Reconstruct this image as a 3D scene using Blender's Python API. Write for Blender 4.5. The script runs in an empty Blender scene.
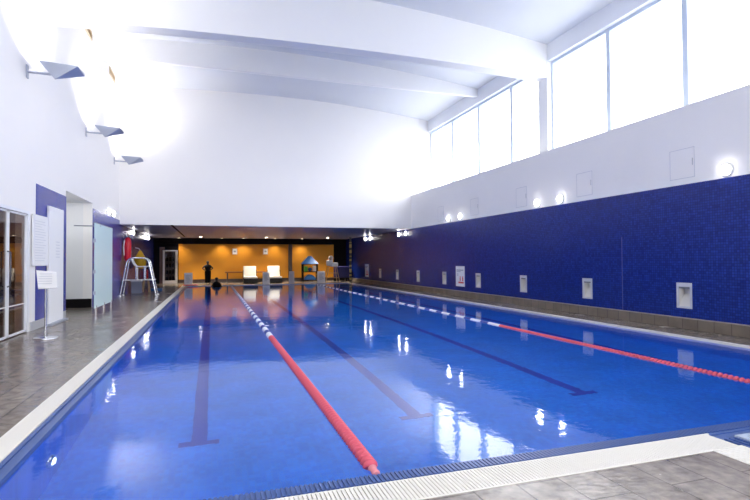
import bpy, math, random
from mathutils import Vector, Matrix
random.seed(7)
S = bpy.context.scene
C = S.collection
PI = math.pi

# ---------------------------------------------------------------- camera
cd = bpy.data.cameras.new('camera'); cam = bpy.data.objects.new('camera', cd); C.objects.link(cam)
cd.sensor_width = 36.0; cd.lens = 24.0; cd.clip_start = 0.05; cd.clip_end = 300
xa = Vector((0.950759436, -0.309878092, -0.00566247617))
ya = Vector((-0.000861354, -0.0209120185, 0.999780949))
za = Vector((-0.309928626, -0.950546293, -0.0201492136))
m = Matrix((xa, ya, za)).transposed().to_4x4(); m.translation = (0, 0, 1.4)
cam.matrix_world = m
S.camera = cam

# ---------------------------------------------------------------- world, daylight, exposure
W = bpy.data.worlds.new('sky'); S.world = W; W.use_nodes = True
bg = W.node_tree.nodes['Background']
# bright overcast sky above the horizon, dimmer ground below it
bg.inputs[1].default_value = 1.0
wn = W.node_tree; wtc = wn.nodes.new('ShaderNodeTexCoord'); wsp = wn.nodes.new('ShaderNodeSeparateXYZ'); wr = wn.nodes.new('ShaderNodeMapRange')
wr.inputs['From Min'].default_value = -0.03; wr.inputs['From Max'].default_value = 0.03; wmx = wn.nodes.new('ShaderNodeMix'); wmx.data_type = 'RGBA'
SKY, GROUND = 3.9, 2.2
wmx.inputs['A'].default_value = (GROUND*0.95, GROUND*0.97, GROUND, 1); wmx.inputs['B'].default_value = (SKY, SKY*0.99, SKY*0.98, 1)
wn.links.new(wtc.outputs['Generated'], wsp.inputs[0]); wn.links.new(wsp.outputs['Z'], wr.inputs['Value'])
wn.links.new(wr.outputs[0], wmx.inputs['Factor']); wn.links.new(wmx.outputs['Result'], bg.inputs[0])
S.view_settings.view_transform = 'Standard'; S.view_settings.look = 'None'
S.view_settings.gamma = 1.0; S.view_settings.use_curve_mapping = False
S.view_settings.exposure = 1.08
S.cycles.use_denoising = True
S.cycles.max_bounces = 12; S.cycles.diffuse_bounces = 5; S.cycles.glossy_bounces = 5
S.cycles.transmission_bounces = 8; S.cycles.transparent_max_bounces = 8
S.cycles.sample_clamp_indirect = 8.0

def portal(name, loc, rot, sx, sy):
    l = bpy.data.lights.new(name, 'AREA'); l.shape = 'RECTANGLE'; l.size = sx; l.size_y = sy
    l.cycles.is_portal = True
    o = bpy.data.objects.new(name, l); C.objects.link(o); o.location = loc; o.rotation_euler = rot
    return o
portal('added_end_window_portal', (3.0, -8.33, 4.4), (PI/2, 0, 0), 10.0, 5.8)  # portal for the unseen windows added behind the camera
portal('window_portal', (10.33, 7.05, 5.98), (0, PI/2, 0), 3.1, 30.0)

# ---------------------------------------------------------------- materials
def newmat(name):
    mt = bpy.data.materials.new(name); mt.use_nodes = True
    return mt, mt.node_tree, mt.node_tree.nodes['Principled BSDF']
MATS = {}
def mat(name, col, rough=0.5, metal=0.0, emit=None, es=0.0, spec=None, vary=0.0, scale=6.0, bump=0.0):
    if name in MATS: return MATS[name]
    mt, nt, b = newmat(name)
    b.inputs['Base Color'].default_value = (*col, 1); b.inputs['Roughness'].default_value = rough
    b.inputs['Metallic'].default_value = metal
    if spec is not None: b.inputs['Specular IOR Level'].default_value = spec
    if emit: b.inputs['Emission Color'].default_value = (*emit, 1); b.inputs['Emission Strength'].default_value = es
    if vary or bump:
        tc = nt.nodes.new('ShaderNodeTexCoord'); no = nt.nodes.new('ShaderNodeTexNoise')
        no.inputs['Scale'].default_value = scale; no.inputs['Detail'].default_value = 4
        nt.links.new(tc.outputs['Object'], no.inputs['Vector'])
        if vary:
            mx = nt.nodes.new('ShaderNodeMix'); mx.data_type = 'RGBA'
            mx.inputs['A'].default_value = (*[c*(1-vary) for c in col], 1)
            mx.inputs['B'].default_value = (*[min(1, c*(1+vary)) for c in col], 1)
            nt.links.new(no.outputs['Fac'], mx.inputs['Factor']); nt.links.new(mx.outputs['Result'], b.inputs['Base Color'])
        if bump:
            bp = nt.nodes.new('ShaderNodeBump'); bp.inputs['Strength'].default_value = bump; bp.inputs['Distance'].default_value = 0.01
            nt.links.new(no.outputs['Fac'], bp.inputs['Height']); nt.links.new(bp.outputs['Normal'], b.inputs['Normal'])
    MATS[name] = mt
    return mt

def tiled(name, plane, w, h, c1, c2, mortar, ms=0.004, rough=0.25, offset=0.0, bump=0.3, noise=0.0, nscale=2.0, squash=None, spec=0.5, rvar=None, slate=0.0):
    """brick texture laid in world metres on the plane 'xy', 'yz' or 'xz'"""
    mt, nt, b = newmat(name)
    tc = nt.nodes.new('ShaderNodeTexCoord'); sp = nt.nodes.new('ShaderNodeSeparateXYZ'); cb = nt.nodes.new('ShaderNodeCombineXYZ')
    nt.links.new(tc.outputs['Object'], sp.inputs[0])
    a, c = {'xy': ('X', 'Y'), 'yx': ('Y', 'X'), 'yz': ('Y', 'Z'), 'xz': ('X', 'Z')}[plane]
    nt.links.new(sp.outputs[a], cb.inputs[0]); nt.links.new(sp.outputs[c], cb.inputs[1])
    br = nt.nodes.new('ShaderNodeTexBrick'); br.offset = offset; br.squash = 1.0
    br.inputs['Scale'].default_value = 1.0; br.inputs['Brick Width'].default_value = w; br.inputs['Row Height'].default_value = h
    br.inputs['Mortar Size'].default_value = ms; br.inputs['Mortar Smooth'].default_value = 0.2; br.inputs['Bias'].default_value = 0.0
    br.inputs['Color1'].default_value = (*c1, 1); br.inputs['Color2'].default_value = (*c2, 1); br.inputs['Mortar'].default_value = (*mortar, 1)
    nt.links.new(cb.outputs[0], br.inputs['Vector'])
    col = br.outputs['Color']
    no = nt.nodes.new('ShaderNodeTexNoise'); no.inputs['Scale'].default_value = nscale; no.inputs['Detail'].default_value = 6
    nt.links.new(tc.outputs['Object'], no.inputs['Vector'])
    if noise:
        mx = nt.nodes.new('ShaderNodeMix'); mx.data_type = 'RGBA'; mx.blend_type = 'MULTIPLY'; mx.inputs['Factor'].default_value = 1.0
        rm = nt.nodes.new('ShaderNodeMapRange'); rm.inputs['From Min'].default_value = 0.3; rm.inputs['From Max'].default_value = 0.7
        rm.inputs['To Min'].default_value = 1-noise; rm.inputs['To Max'].default_value = 1+noise
        nt.links.new(no.outputs['Fac'], rm.inputs['Value'])
        nt.links.new(col, mx.inputs['A']); nt.links.new(rm.outputs[0], mx.inputs['B']); col = mx.outputs['Result']
    nt.links.new(col, b.inputs['Base Color'])
    b.inputs['Roughness'].default_value = rough; b.inputs['Specular IOR Level'].default_value = spec
    if rvar:
        n2 = nt.nodes.new('ShaderNodeTexNoise'); n2.inputs['Scale'].default_value = 1.3; n2.inputs['Detail'].default_value = 5
        nt.links.new(tc.outputs['Object'], n2.inputs['Vector'])
        r2 = nt.nodes.new('ShaderNodeMapRange'); r2.inputs['From Min'].default_value = 0.3; r2.inputs['From Max'].default_value = 0.7
        r2.inputs['To Min'].default_value = rvar[0]; r2.inputs['To Max'].default_value = rvar[1]
        nt.links.new(n2.outputs['Fac'], r2.inputs['Value']); nt.links.new(r2.outputs[0], b.inputs['Roughness'])
    h_out = br.outputs['Fac']
    iv = nt.nodes.new('ShaderNodeMath'); iv.operation = 'SUBTRACT'; iv.inputs[0].default_value = 1.0
    nt.links.new(h_out, iv.inputs[1]); hh = iv.outputs[0]
    if slate:
        n3 = nt.nodes.new('ShaderNodeTexNoise'); n3.inputs['Scale'].default_value = 14; n3.inputs['Detail'].default_value = 8
        mp = nt.nodes.new('ShaderNodeMapping'); mp.inputs['Scale'].default_value = (1.0, 2.2, 1.0)
        nt.links.new(tc.outputs['Object'], mp.inputs[0]); nt.links.new(mp.outputs[0], n3.inputs['Vector'])
        mu = nt.nodes.new('ShaderNodeMath'); mu.operation = 'MULTIPLY_ADD'; mu.inputs[1].default_value = slate
        nt.links.new(n3.outputs['Fac'], mu.inputs[0]); nt.links.new(hh, mu.inputs[2]); hh = mu.outputs[0]
    bp = nt.nodes.new('ShaderNodeBump'); bp.inputs['Strength'].default_value = bump; bp.inputs['Distance'].default_value = 0.004
    nt.links.new(hh, bp.inputs['Height']); nt.links.new(bp.outputs['Normal'], b.inputs['Normal'])
    MATS[name] = mt
    return mt

WHITE = mat('white_paint', (0.88, 0.865, 0.855), 0.6, vary=0.012, scale=1.5)
CEIL = mat('ceiling_board', (0.72, 0.74, 0.78), 0.7, vary=0.02, scale=0.8)
BEAM = mat('beam_paint', (0.87, 0.87, 0.875), 0.55)
TRIM = mat('white_trim', (0.82, 0.84, 0.88), 0.4)
FRAME = mat('window_frame_metal', (0.60, 0.68, 0.80), 0.4, 0.0)
BLUE_YZ = tiled('blue_mosaic_side', 'yz', 0.05, 0.05, (0.005, 0.020, 0.19), (0.012, 0.038, 0.29), (0.006, 0.014, 0.11), 0.004, 0.25, bump=0.25, noise=0.12, nscale=5, spec=0.25)
BLUE_XZ = tiled('blue_mosaic_end', 'xz', 0.05, 0.05, (0.009, 0.022, 0.19), (0.018, 0.042, 0.29), (0.008, 0.016, 0.11), 0.004, 0.22, bump=0.25)
DECK = tiled('deck_slate_tiles', 'yx', 0.60, 0.30, (0.20, 0.168, 0.140), (0.245, 0.21, 0.18), (0.11, 0.095, 0.08), 0.006, 0.3, offset=0.5, bump=0.6, noise=0.38, nscale=11, rvar=(0.15, 0.28), slate=1.0)
RISER = tiled('riser_tiles', 'yz', 0.33, 0.30, (0.16, 0.13, 0.10), (0.20, 0.165, 0.13), (0.07, 0.06, 0.05), 0.008, 0.4, bump=0.4, noise=0.2, nscale=3)
POOL = tiled('pool_mosaic', 'xy', 0.05, 0.05, (0.002, 0.19, 0.86), (0.006, 0.26, 0.97), (0.02, 0.24, 0.85), 0.003, 0.4, bump=0.1, noise=0.1, nscale=2)
LINE = mat('dark_blue_line_tiles', (0.012, 0.055, 0.52), 0.4)
BAND = mat('blue_edge_tile', (0.045, 0.10, 0.30), 0.3, vary=0.2, scale=30)
GRATE = mat('white_grating', (0.80, 0.77, 0.70), 0.45)
SLOT = mat('gutter_dark', (0.10, 0.10, 0.11), 0.6)
ORANGE = mat('orange_wall_paint', (0.66, 0.27, 0.008), 0.55, vary=0.08, scale=1.2)
BLACK = mat('black_paint', (0.004, 0.003, 0.005), 0.6, spec=0.12)
BROWN = mat('dark_brown_wood', (0.045, 0.020, 0.012), 0.4, vary=0.3, scale=4)
REDWOOD = mat('dark_red_wood', (0.10, 0.016, 0.012), 0.4)
LOWCEIL = mat('low_ceiling_gloss', (0.42, 0.42, 0.52), 0.35)
STEEL = mat('stainless_steel', (0.75, 0.76, 0.78), 0.22, 1.0)
WPLAST = mat('white_plastic', (0.82, 0.82, 0.82), 0.35)
PAPER = mat('white_paper', (0.85, 0.85, 0.86), 0.7)
INK = mat('grey_print', (0.35, 0.36, 0.42), 0.7)
REDINK = mat('red_print', (0.65, 0.05, 0.05), 0.6)
REDP = mat('red_plastic', (0.72, 0.012, 0.03), 0.35)
REDF = mat('red_float', (0.66, 0.09, 0.14), 0.35)
WHF = mat('white_float', (0.80, 0.84, 0.92), 0.3)
BLF = mat('blue_float', (0.03, 0.06, 0.35), 0.35)
YEL = mat('yellow_cloth', (0.72, 0.42, 0.01), 0.6)
DARKBASE = mat('dark_rattan', (0.012, 0.011, 0.011), 0.6, bump=0.4, scale=60)
CUSH = mat('white_cushion', (0.88, 0.86, 0.82), 0.8, bump=0.2, scale=12)
GREYP = mat('grey_panel', (0.52, 0.54, 0.60), 0.5, vary=0.15, scale=25)
BLUEP = mat('blue_plastic', (0.006, 0.085, 0.30), 0.4)
NAVY = mat('navy_fabric', (0.012, 0.012, 0.10), 0.6, vary=0.3, scale=10)
GREENP = mat('green_plastic', (0.08, 0.45, 0.04), 0.4)
WOODL = mat('pale_wood', (0.42, 0.27, 0.14), 0.5)
CLOTH = mat('dark_clothing', (0.006, 0.006, 0.008), 0.9, spec=0.1)
SKIN = mat('skin', (0.30, 0.16, 0.10), 0.5)
HAIR = mat('dark_hair', (0.008, 0.006, 0.005), 0.6)
FIX = mat('grey_fitting_metal', (0.40, 0.43, 0.52), 0.35, 0.5)
GREYBASE = mat('grey_skirting', (0.45, 0.46, 0.49), 0.5)
PANELGREY = mat('pale_grey_laminate', (0.66, 0.68, 0.71), 0.5)
LAMPE = mat('lamp_diffuser', (1, 1, 1), 0.4, emit=(1.0, 0.96, 0.90), es=12.0)
SPOTE = mat('downlight_lens', (1, 1, 1), 0.4, emit=(1.0, 0.86, 0.66), es=25.0)
UPE = mat('uplight_lens', (1, 1, 1), 0.4, emit=(1.0, 0.95, 0.88), es=30.0)

def glass(name, tint, fac_min, rough=0.02, ior=1.5):
    mt = bpy.data.materials.new(name); mt.use_nodes = True; nt = mt.node_tree; nt.nodes.clear()
    o = nt.nodes.new('ShaderNodeOutputMaterial'); t = nt.nodes.new('ShaderNodeBsdfTransparent'); g = nt.nodes.new('ShaderNodeBsdfGlossy')
    t.inputs[0].default_value = (*tint, 1); g.inputs['Roughness'].default_value = rough
    lw = nt.nodes.new('ShaderNodeLayerWeight'); lw.inputs[0].default_value = 0.5
    pw = nt.nodes.new('ShaderNodeMath'); pw.operation = 'POWER'; pw.inputs[1].default_value = 5.0
    f = nt.nodes.new('ShaderNodeMath'); f.operation = 'MULTIPLY_ADD'; f.inputs[1].default_value = 0.9; f.inputs[2].default_value = 0.04
    nt.links.new(lw.outputs['Facing'], pw.inputs[0]); nt.links.new(pw.outputs[0], f.inputs[0])
    mx = nt.nodes.new('ShaderNodeMixShader')
    nt.links.new(f.outputs[0], mx.inputs[0]); nt.links.new(t.outputs[0], mx.inputs[1]); nt.links.new(g.outputs[0], mx.inputs[2])
    nt.links.new(mx.outputs[0], o.inputs[0]); MATS[name] = mt
    return mt
PANE = glass('window_glass', (0.97, 0.98, 1.0), 0)
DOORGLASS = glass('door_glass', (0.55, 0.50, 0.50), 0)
# frosted shower glass: translucent sheet
FROST, nt_, b_ = newmat('frosted_glass')
b_.inputs['Base Color'].default_value = (0.74, 0.95, 0.97, 1); b_.inputs['Roughness'].default_value = 0.35
b_.inputs['Alpha'].default_value = 0.82

# water
WATER = bpy.data.materials.new('pool_water'); WATER.use_nodes = True; nt = WATER.node_tree; nt.nodes.clear()
o = nt.nodes.new('ShaderNodeOutputMaterial'); gl = nt.nodes.new('ShaderNodeBsdfGlass')
gl.inputs['Color'].default_value = (0.93, 0.97, 1.0, 1); gl.inputs['Roughness'].default_value = 0.04; gl.inputs['IOR'].default_value = 1.333
tc = nt.nodes.new('ShaderNodeTexCoord')
n1 = nt.nodes.new('ShaderNodeTexNoise'); n1.inputs['Scale'].default_value = 0.8; n1.inputs['Detail'].default_value = 2
n2 = nt.nodes.new('ShaderNodeTexNoise'); n2.inputs['Scale'].default_value = 9.0; n2.inputs['Detail'].default_value = 3
mu = nt.nodes.new('ShaderNodeMath'); mu.operation = 'MULTIPLY_ADD'; mu.inputs[1].default_value = 0.22
bp = nt.nodes.new('ShaderNodeBump'); bp.inputs['Strength'].default_value = 0.30; bp.inputs['Distance'].default_value = 0.02
nt.links.new(tc.outputs['Object'], n1.inputs['Vector']); nt.links.new(tc.outputs['Object'], n2.inputs['Vector'])
nt.links.new(n2.outputs['Fac'], mu.inputs[0]); nt.links.new(n1.outputs['Fac'], mu.inputs[2])
nt.links.new(mu.outputs[0], bp.inputs['Height']); nt.links.new(bp.outputs['Normal'], gl.inputs['Normal'])
nt.links.new(gl.outputs[0], o.inputs[0])

# ---------------------------------------------------------------- mesh helpers
class MB:
    def __init__(s): s.v = []; s.f = []; s.sm = []
    def add(s, vs, fs, smooth=False):
        n = len(s.v); s.v += [tuple(p) for p in vs]
        for f in fs: s.f.append(tuple(i+n for i in f)); s.sm.append(smooth)
        return s
    def box(s, x0, x1, y0, y1, z0, z1):
        v = [(x0,y0,z0),(x1,y0,z0),(x1,y1,z0),(x0,y1,z0),(x0,y0,z1),(x1,y0,z1),(x1,y1,z1),(x0,y1,z1)]
        return s.add(v, [(3,2,1,0),(4,5,6,7),(0,1,5,4),(1,2,6,5),(2,3,7,6),(3,0,4,7)])
    def prism(s, pts, axis, a, b):
        """pts: outline in the two other axes (order: xyz without axis); extruded from a to b"""
        def mk(p, t):
            return {'x': (t, p[0], p[1]), 'y': (p[0], t, p[1]), 'z': (p[0], p[1], t)}[axis]
        n = len(pts)
        v = [mk(p, a) for p in pts] + [mk(p, b) for p in pts]
        f = [tuple(range(n))[::-1], tuple(range(n, 2*n))] + [(i, (i+1) % n, n+(i+1) % n, n+i) for i in range(n)]
        return s.add(v, f)
    def tube(s, path, r, n=10, close=False):
        path = [Vector(p) for p in path]; rs = r if isinstance(r, (list, tuple)) else [r]*len(path)
        rings = []; up = None
        for i, p in enumerate(path):
            d = (path[min(i+1, len(path)-1)] - path[max(i-1, 0)]).normalized()
            if up is None:
                up = Vector((0, 0, 1)) if abs(d.z) < 0.9 else Vector((1, 0, 0))
            u = (up - d*up.dot(d)).normalized(); w = d.cross(u); up = u
            rings.append([p + (u*math.cos(2*PI*k/n) + w*math.sin(2*PI*k/n))*rs[i] for k in range(n)])
        v = [q for rg in rings for q in rg]; f = []
        for i in range(len(rings)-1):
            for k in range(n):
                f.append((i*n+k, i*n+(k+1) % n, (i+1)*n+(k+1) % n, (i+1)*n+k))
        s.add(v, f, True)
        s.add(rings[0], [tuple(range(n))[::-1]]); s.add(rings[-1], [tuple(range(n))])
        return s
    def lathe(s, prof, n=20, c=(0, 0, 0), axis='z', smooth=True):
        """prof: (radius, height) pairs"""
        v = []
        for r, h in prof:
            for k in range(n):
                a = 2*PI*k/n; x, y = r*math.cos(a), r*math.sin(a)
                v.append({'z': (c[0]+x, c[1]+y, c[2]+h), 'y': (c[0]+x, c[1]+h, c[2]+y), 'x': (c[0]+h, c[1]+x, c[2]+y)}[axis])
        f = []
        for i in range(len(prof)-1):
            for k in range(n): f.append((i*n+k, i*n+(k+1) % n, (i+1)*n+(k+1) % n, (i+1)*n+k))
        s.add(v, f, smooth)
        s.add(v[:n], [tuple(range(n))[::-1]]); s.add(v[-n:], [tuple(range(n))])
        return s
    def build(s, name, mt, parent=None, bevel=0.0, sub=0, loc=None):
        me = bpy.data.meshes.new(name); me.from_pydata(s.v, [], s.f); me.update()
        me.polygons.foreach_set('use_smooth', s.sm)
        import bmesh
        bm = bmesh.new(); bm.from_mesh(me)
        if sub or bevel: bmesh.ops.remove_doubles(bm, verts=bm.verts, dist=1e-5)
        
        if len(s.f) > 1: bmesh.ops.recalc_face_normals(bm, faces=bm.faces)
        bm.to_mesh(me); bm.free()
        me.materials.append(mt)
        o = bpy.data.objects.new(name, me); C.objects.link(o)
        if parent: o.parent = parent
        if loc: o.location = loc
        if bevel:
            md = o.modifiers.new('bevel', 'BEVEL'); md.width = bevel; md.segments = 2; md.limit_method = 'ANGLE'
        if sub:
            md = o.modifiers.new('sub', 'SUBSURF'); md.levels = sub; md.render_levels = sub
        return o
def tag(o, label=None, cat=None, group=None, kind=None):
    if label: o['label'] = label
    if cat: o['category'] = cat
    if group: o['group'] = group
    if kind: o['kind'] = kind
    return o
def thing(name, label, cat, loc=(0, 0, 0), rz=0.0, group=None):
    o = bpy.data.objects.new(name, None); C.objects.link(o); o.location = loc; o.rotation_euler = (0, 0, rz)
    o.empty_display_size = 0.1
    return tag(o, label, cat, group)
def struct(name, mb, mt, parent=None, **k):
    o = mb.build(name, mt, parent, **k)
    if not parent: o['kind'] = 'structure'
    return o
def copy_tree(o, parent=None):
    c = o.copy(); C.objects.link(c); c.parent = parent
    for ch in list(o.children): copy_tree(ch, c)
    return c

# ---------------------------------------------------------------- dimensions (metres)
XL, XR = -3.5, 9.0          # side walls
YB, YF, YG = -8.0, 34.3, 22.0   # wall behind camera, far wall, gable wall
PX0, PX1, PY0, PY1 = -1.28, 8.05, 3.15, 30.1   # main pool water
ZW = -0.03; DEPTH = 1.08
XW = 10.2                   # clerestory glazing plane
ZLOW = 2.88
def ceil_z(x): return 8.6 - (0.0091 if x > 2.3 else 0.0062)*(x-2.3)**2
PLX0, PLX1, PLY0, PLY1 = 3.98, 8.05, -2.5, 2.85   # small pool beside the near deck

# ---------------------------------------------------------------- setting
f = MB()
def slab(x0, x1, y0, y1): f.box(x0, x1, y0, y1, -0.35, 0.0)
slab(XL, -1.60, YB, YF); slab(-1.60, 3.46, YB, 2.72); slab(3.46, 3.76, YB, 2.42+0.0)
slab(3.76, XR, YB, -2.9); slab(8.10, XR, -2.9, YF); slab(-1.60, 8.10, 30.42, YF)
struct('floor', f, DECK)

# pool basins (real depth, tiled)
b = MB()
b.box(PX0, PX1, PY0, PY1, ZW-DEPTH-0.2, ZW-DEPTH)
b.box(PX0-0.12, PX0, PY0, PY1, ZW-DEPTH-0.2, -0.05); b.box(PX1, PX1+0.04, PY0, PY1, ZW-DEPTH-0.2, -0.055)
b.box(PX0-0.12, PX1+0.04, PY0-0.12, PY0, ZW-DEPTH-0.2, -0.05); b.box(PX0-0.12, PX1+0.04, PY1, PY1+0.12, ZW-DEPTH-0.2, -0.02)
basin = struct('pool_basin', b, POOL)
LN = []
for x in (-0.12, 2.20, 4.51, 6.88):
    l = MB(); l.box(x-0.075, x+0.075, 5.31, 28.1, ZW-DEPTH, ZW-DEPTH+0.004); l.box(x-0.19, x+0.19, 5.23, 5.33, ZW-DEPTH, ZW-DEPTH+0.005)
    l.box(x-0.19, x+0.19, 28.0, 28.1, ZW-DEPTH, ZW-DEPTH+0.005)
    l.build('lane_line', LINE, basin)
# sheet of water
w = MB(); w.add([(PX0, PY0, ZW), (PX1, PY0, ZW), (PX1, PY1, ZW), (PX0, PY1, ZW)], [(0, 1, 2, 3)])
wo = w.build('pool_water', WATER); tag(wo, 'blue rippled water filling the long swimming pool', 'water', kind='stuff')
b = MB()
b.box(PLX0, PLX1, PLY0, PLY1, -1.2, -1.0)
b.box(PLX0-0.05, PLX0, PLY0, PLY1, -1.2, -0.01); b.box(PLX1, PLX1+0.04, PLY0, PLY1, -1.2, -0.01)
b.box(PLX0-0.1, PLX1+0.04, PLY0-0.1, PLY0, -1.2, -0.01); b.box(PLX0-0.1, PLX1+0.04, PLY1, PLY1+0.04, -1.2, -0.01)
struct('small_pool_basin', b, mat('small_pool_tile', (0.01, 0.07, 0.60), 0.3, vary=0.15, scale=20))
w = MB(); w.add([(PLX0, PLY0, ZW), (PLX1, PLY0, ZW), (PLX1, PLY1, ZW), (PLX0, PLY1, ZW)], [(0, 1, 2, 3)])
tag(w.build('small_pool_water', WATER), 'still dark blue water of the small pool past the deck corner', 'water', kind='stuff')

# blue ribbed handhold tiles between water and grating
e = MB()
e.box(PX0-0.13, PX0, 3.0, PY1+0.12, -0.05, -0.012); e.box(PX0, PX1, 3.0, PY0, -0.05, -0.012)
n = int((PX1-PX0)/0.03)
for i in range(n):
    x = PX0+i*0.03; e.box(x, x+0.018, 3.03, PY0-0.005, -0.012, -0.003)
e.box(PX0-0.045, PX0-0.005, 3.0, PY1, -0.012, -0.001)
e.box(PX0-0.125, PX0-0.09, 3.0, PY1, -0.012, -0.001)
struct('trim_1', e, BAND)
# white ribbed gratings on three sides
def grate(name, x0, x1, y0, y1, along):
    d = MB(); d.box(x0, x1, y0, y1, -0.06, -0.03)
    root = struct(name, d, SLOT)
    g = MB()
    if along == 'x':
        k = int((x1-x0)/0.026)
        for i in range(k): g.box(x0+i*0.026, x0+i*0.026+0.0185, y0+0.012, y1-0.012, -0.03, 0.004)
        g.box(x0, x1, y0, y0+0.012, -0.03, 0.004); g.box(x0, x1, y1-0.012, y1, -0.03, 0.004)
    else:
        k = int((y1-y0)/0.026)
        for i in range(k): g.box(x0+0.012, x1-0.012, y0+i*0.026, y0+i*0.026+0.0195, -0.03, 0.004)
        g.box(x0, x0+0.012, y0, y1, -0.03, 0.004); g.box(x1-0.012, x1, y0, y1, -0.03, 0.004)
    g.build('grating_bars', GRATE, root)
    return root
grate('trim_2', -1.41, 3.76, 2.72, 3.0, 'x')
grate('trim_3', -1.60, -1.41, 2.72, 30.42, 'y')
grate('trim_4', 3.46, 3.76, -2.9, 2.72, 'y')
t = MB(); t.box(8.05, 8.13, 3.0, 30.3, -0.05, 0.006); struct('trim_5', t, GRATE)
t = MB(); t.box(-1.41, 8.14, 30.12, 30.42, -0.05, 0.006); struct('trim_6', t, mat('far_coping', (0.62, 0.52, 0.42), 0.5))
# gutter strips and pale edge of the small pool
t = MB(); t.box(3.76, 8.1, 2.88, 3.0, -0.06, -0.02); t.box(3.76, 3.92, -2.9, 2.88, -0.06, -0.02)
for i in range(3): t.box(3.78+i*0.05, 3.80+i*0.05, -2.9, 2.88, -0.02, 0.0)
struct('trim_7', t, BAND)
t = MB(); t.box(3.92, 3.98, -2.6, 2.90, -0.05, 0.004); t.box(3.98, 8.1, 2.85, 2.90, -0.05, 0.004); t.box(3.98, 8.1, -2.6, -2.5, -0.05, 0.004)
struct('trim_8', t, mat('pale_blue_edge_tile', (0.45, 0.52, 0.62), 0.3))

# left wall, with the alcove opening and the glazed door opening
LW = MB()
DX0, DX1 = 7.6, 11.75
LW.box(XL-0.25, XL, YB, DX0, 0, 8.7); LW.box(XL-0.25, XL, DX0, DX1, 2.42, 8.7); LW.box(XL-0.25, XL, DX1, 14.36, 0, 8.7)
LW.box(XL-0.25, XL, 14.36, 17.3, 3.2, 8.7); LW.box(XL-0.25, XL, 17.3, YG, 0, 8.7); LW.box(XL-0.25, XL, YG, YF, 0, 3.2)
struct('wall_left', LW, WHITE)
t = MB(); t.box(XL, XL+0.012, 12.1, 14.36, 0.18, 3.04); t.box(XL, XL+0.012, 17.32, YF, 0.0, 3.04)
struct('wall_left_tiles', t, tiled('blue_mosaic_left', 'yz', 0.05, 0.05, (0.020, 0.034, 0.30), (0.030, 0.048, 0.38), (0.018, 0.03, 0.26), 0.004, 0.25, bump=0.1))
t = MB(); t.box(XL, XL+0.02, 11.78, 14.36, 0, 0.18); struct('baseboard_left', t, GREYBASE)
# alcove behind the opening
t = MB(); t.box(-7.0, XL-0.25, 17.30, 17.45, 0.02, 3.3); t.box(-7.0, XL-0.25, 14.2, 14.36, 0, 3.3); t.box(-7.15, -7.0, 14.2, 17.45, 0, 3.3); t.box(-7.0, XL-0.25, 14.2, 17.45, 3.2, 3.35)
struct('wall_alcove', t, mat('alcove_white', (0.80, 0.81, 0.83), 0.5))
t = MB(); t.box(-7.0, XL-0.005, 17.27, 17.30, 0, 0.27); struct('baseboard_alcove', t, BLACK)
t = MB(); t.box(-7.0, XL, 14.2, 17.45, -0.3, 0); struct('floor_alcove', t, DECK)

# right wall: tiles with real openings for the niches, white above, ledge below the glazing
NY = [7.62+2.72*i for i in range(9)]     # niche centres
NH = 0.17
RW = MB(); x1 = XR+0.35
RW.box(XR, x1, YB, YF, 0, 0.40); RW.box(XR, x1, YB, YF, 0.92, ZLOW)
prev = YB
for y in NY: RW.box(XR, x1, prev, y-NH, 0.40, 0.92); prev = y+NH
RW.box(XR, x1, prev, YF, 0.40, 0.92); RW.box(XR+0.17, x1, YB, YF, 0.40, 0.92)
struct('wall_right_tiles', RW, BLUE_YZ)
t = MB(); t.box(XR, 10.4, YB, YG, ZLOW, 4.46); t.box(XR, 10.4, YG, YF, ZLOW, 3.2)
struct('wall_right', t, WHITE)
t = MB(); t.box(XR-0.10, XR, 3.0, YF, 0, 0.205); struct('baseboard_right', t, RISER)
t = MB(); t.box(XR-0.105, XR+0.0, 3.0, YF, 0.205, 0.218); struct('trim_9', t, mat('riser_cap', (0.34, 0.29, 0.25), 0.35))
t = MB()
t.box(XR-0.003, XR+0.001, 9.20, 9.215, 0.22, 1.9); struct('trim_10', t, mat('expansion_joint', (0.05, 0.06, 0.26), 0.5))

# clerestory: sill, head beam, piers and glazing
t = MB()
N = 1
ys = []; y = 22.0
while y > YB: ys.append(y); y -= 2.27
t.prism([(9.9, 7.55), (10.4, 7.55), (10.4, ceil_z(10.4)), (9.9, ceil_z(9.9))], 'y', YB, YG); struct('trim_11', t, TRIM)
def pier(y0, y1, nm):
    t = MB(); t.box(9.88, 10.4, y0, y1, 4.46, 7.6); struct(nm, t, BEAM)
pier(12.98, 13.42, 'column_right'); pier(1.60, 2.04, 'column_right')
for i in range(len(ys)-1):
    y1, y0 = ys[i], ys[i+1]
    if i == 3: y0 = 13.42
    if i == 4: y1 = 12.98
    fr = MB(); a = 0.07
    for (u0, u1) in ((y0, y0+a), (y1-a, y1)): fr.box(XW-0.16, XW+0.05, u0, u1, 4.46, 7.55)
    fr.box(XW-0.16, XW+0.05, y0+a, y1-a, 4.46, 4.54); fr.box(XW-0.16, XW+0.05, y0+a, y1-a, 7.46, 7.55)
    wi = struct('window_%d' % N, fr, FRAME); N += 1
    g = MB(); g.box(XW-0.004, XW+0.004, y0+a, y1-a, 4.54, 7.45); g.build('pane', PANE, wi)
t = MB(); t.box(10.35, 10.45, YB-0.2, ys[-1], 4.46, 7.6); struct('wall_right_end', t, WHITE)

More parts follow.
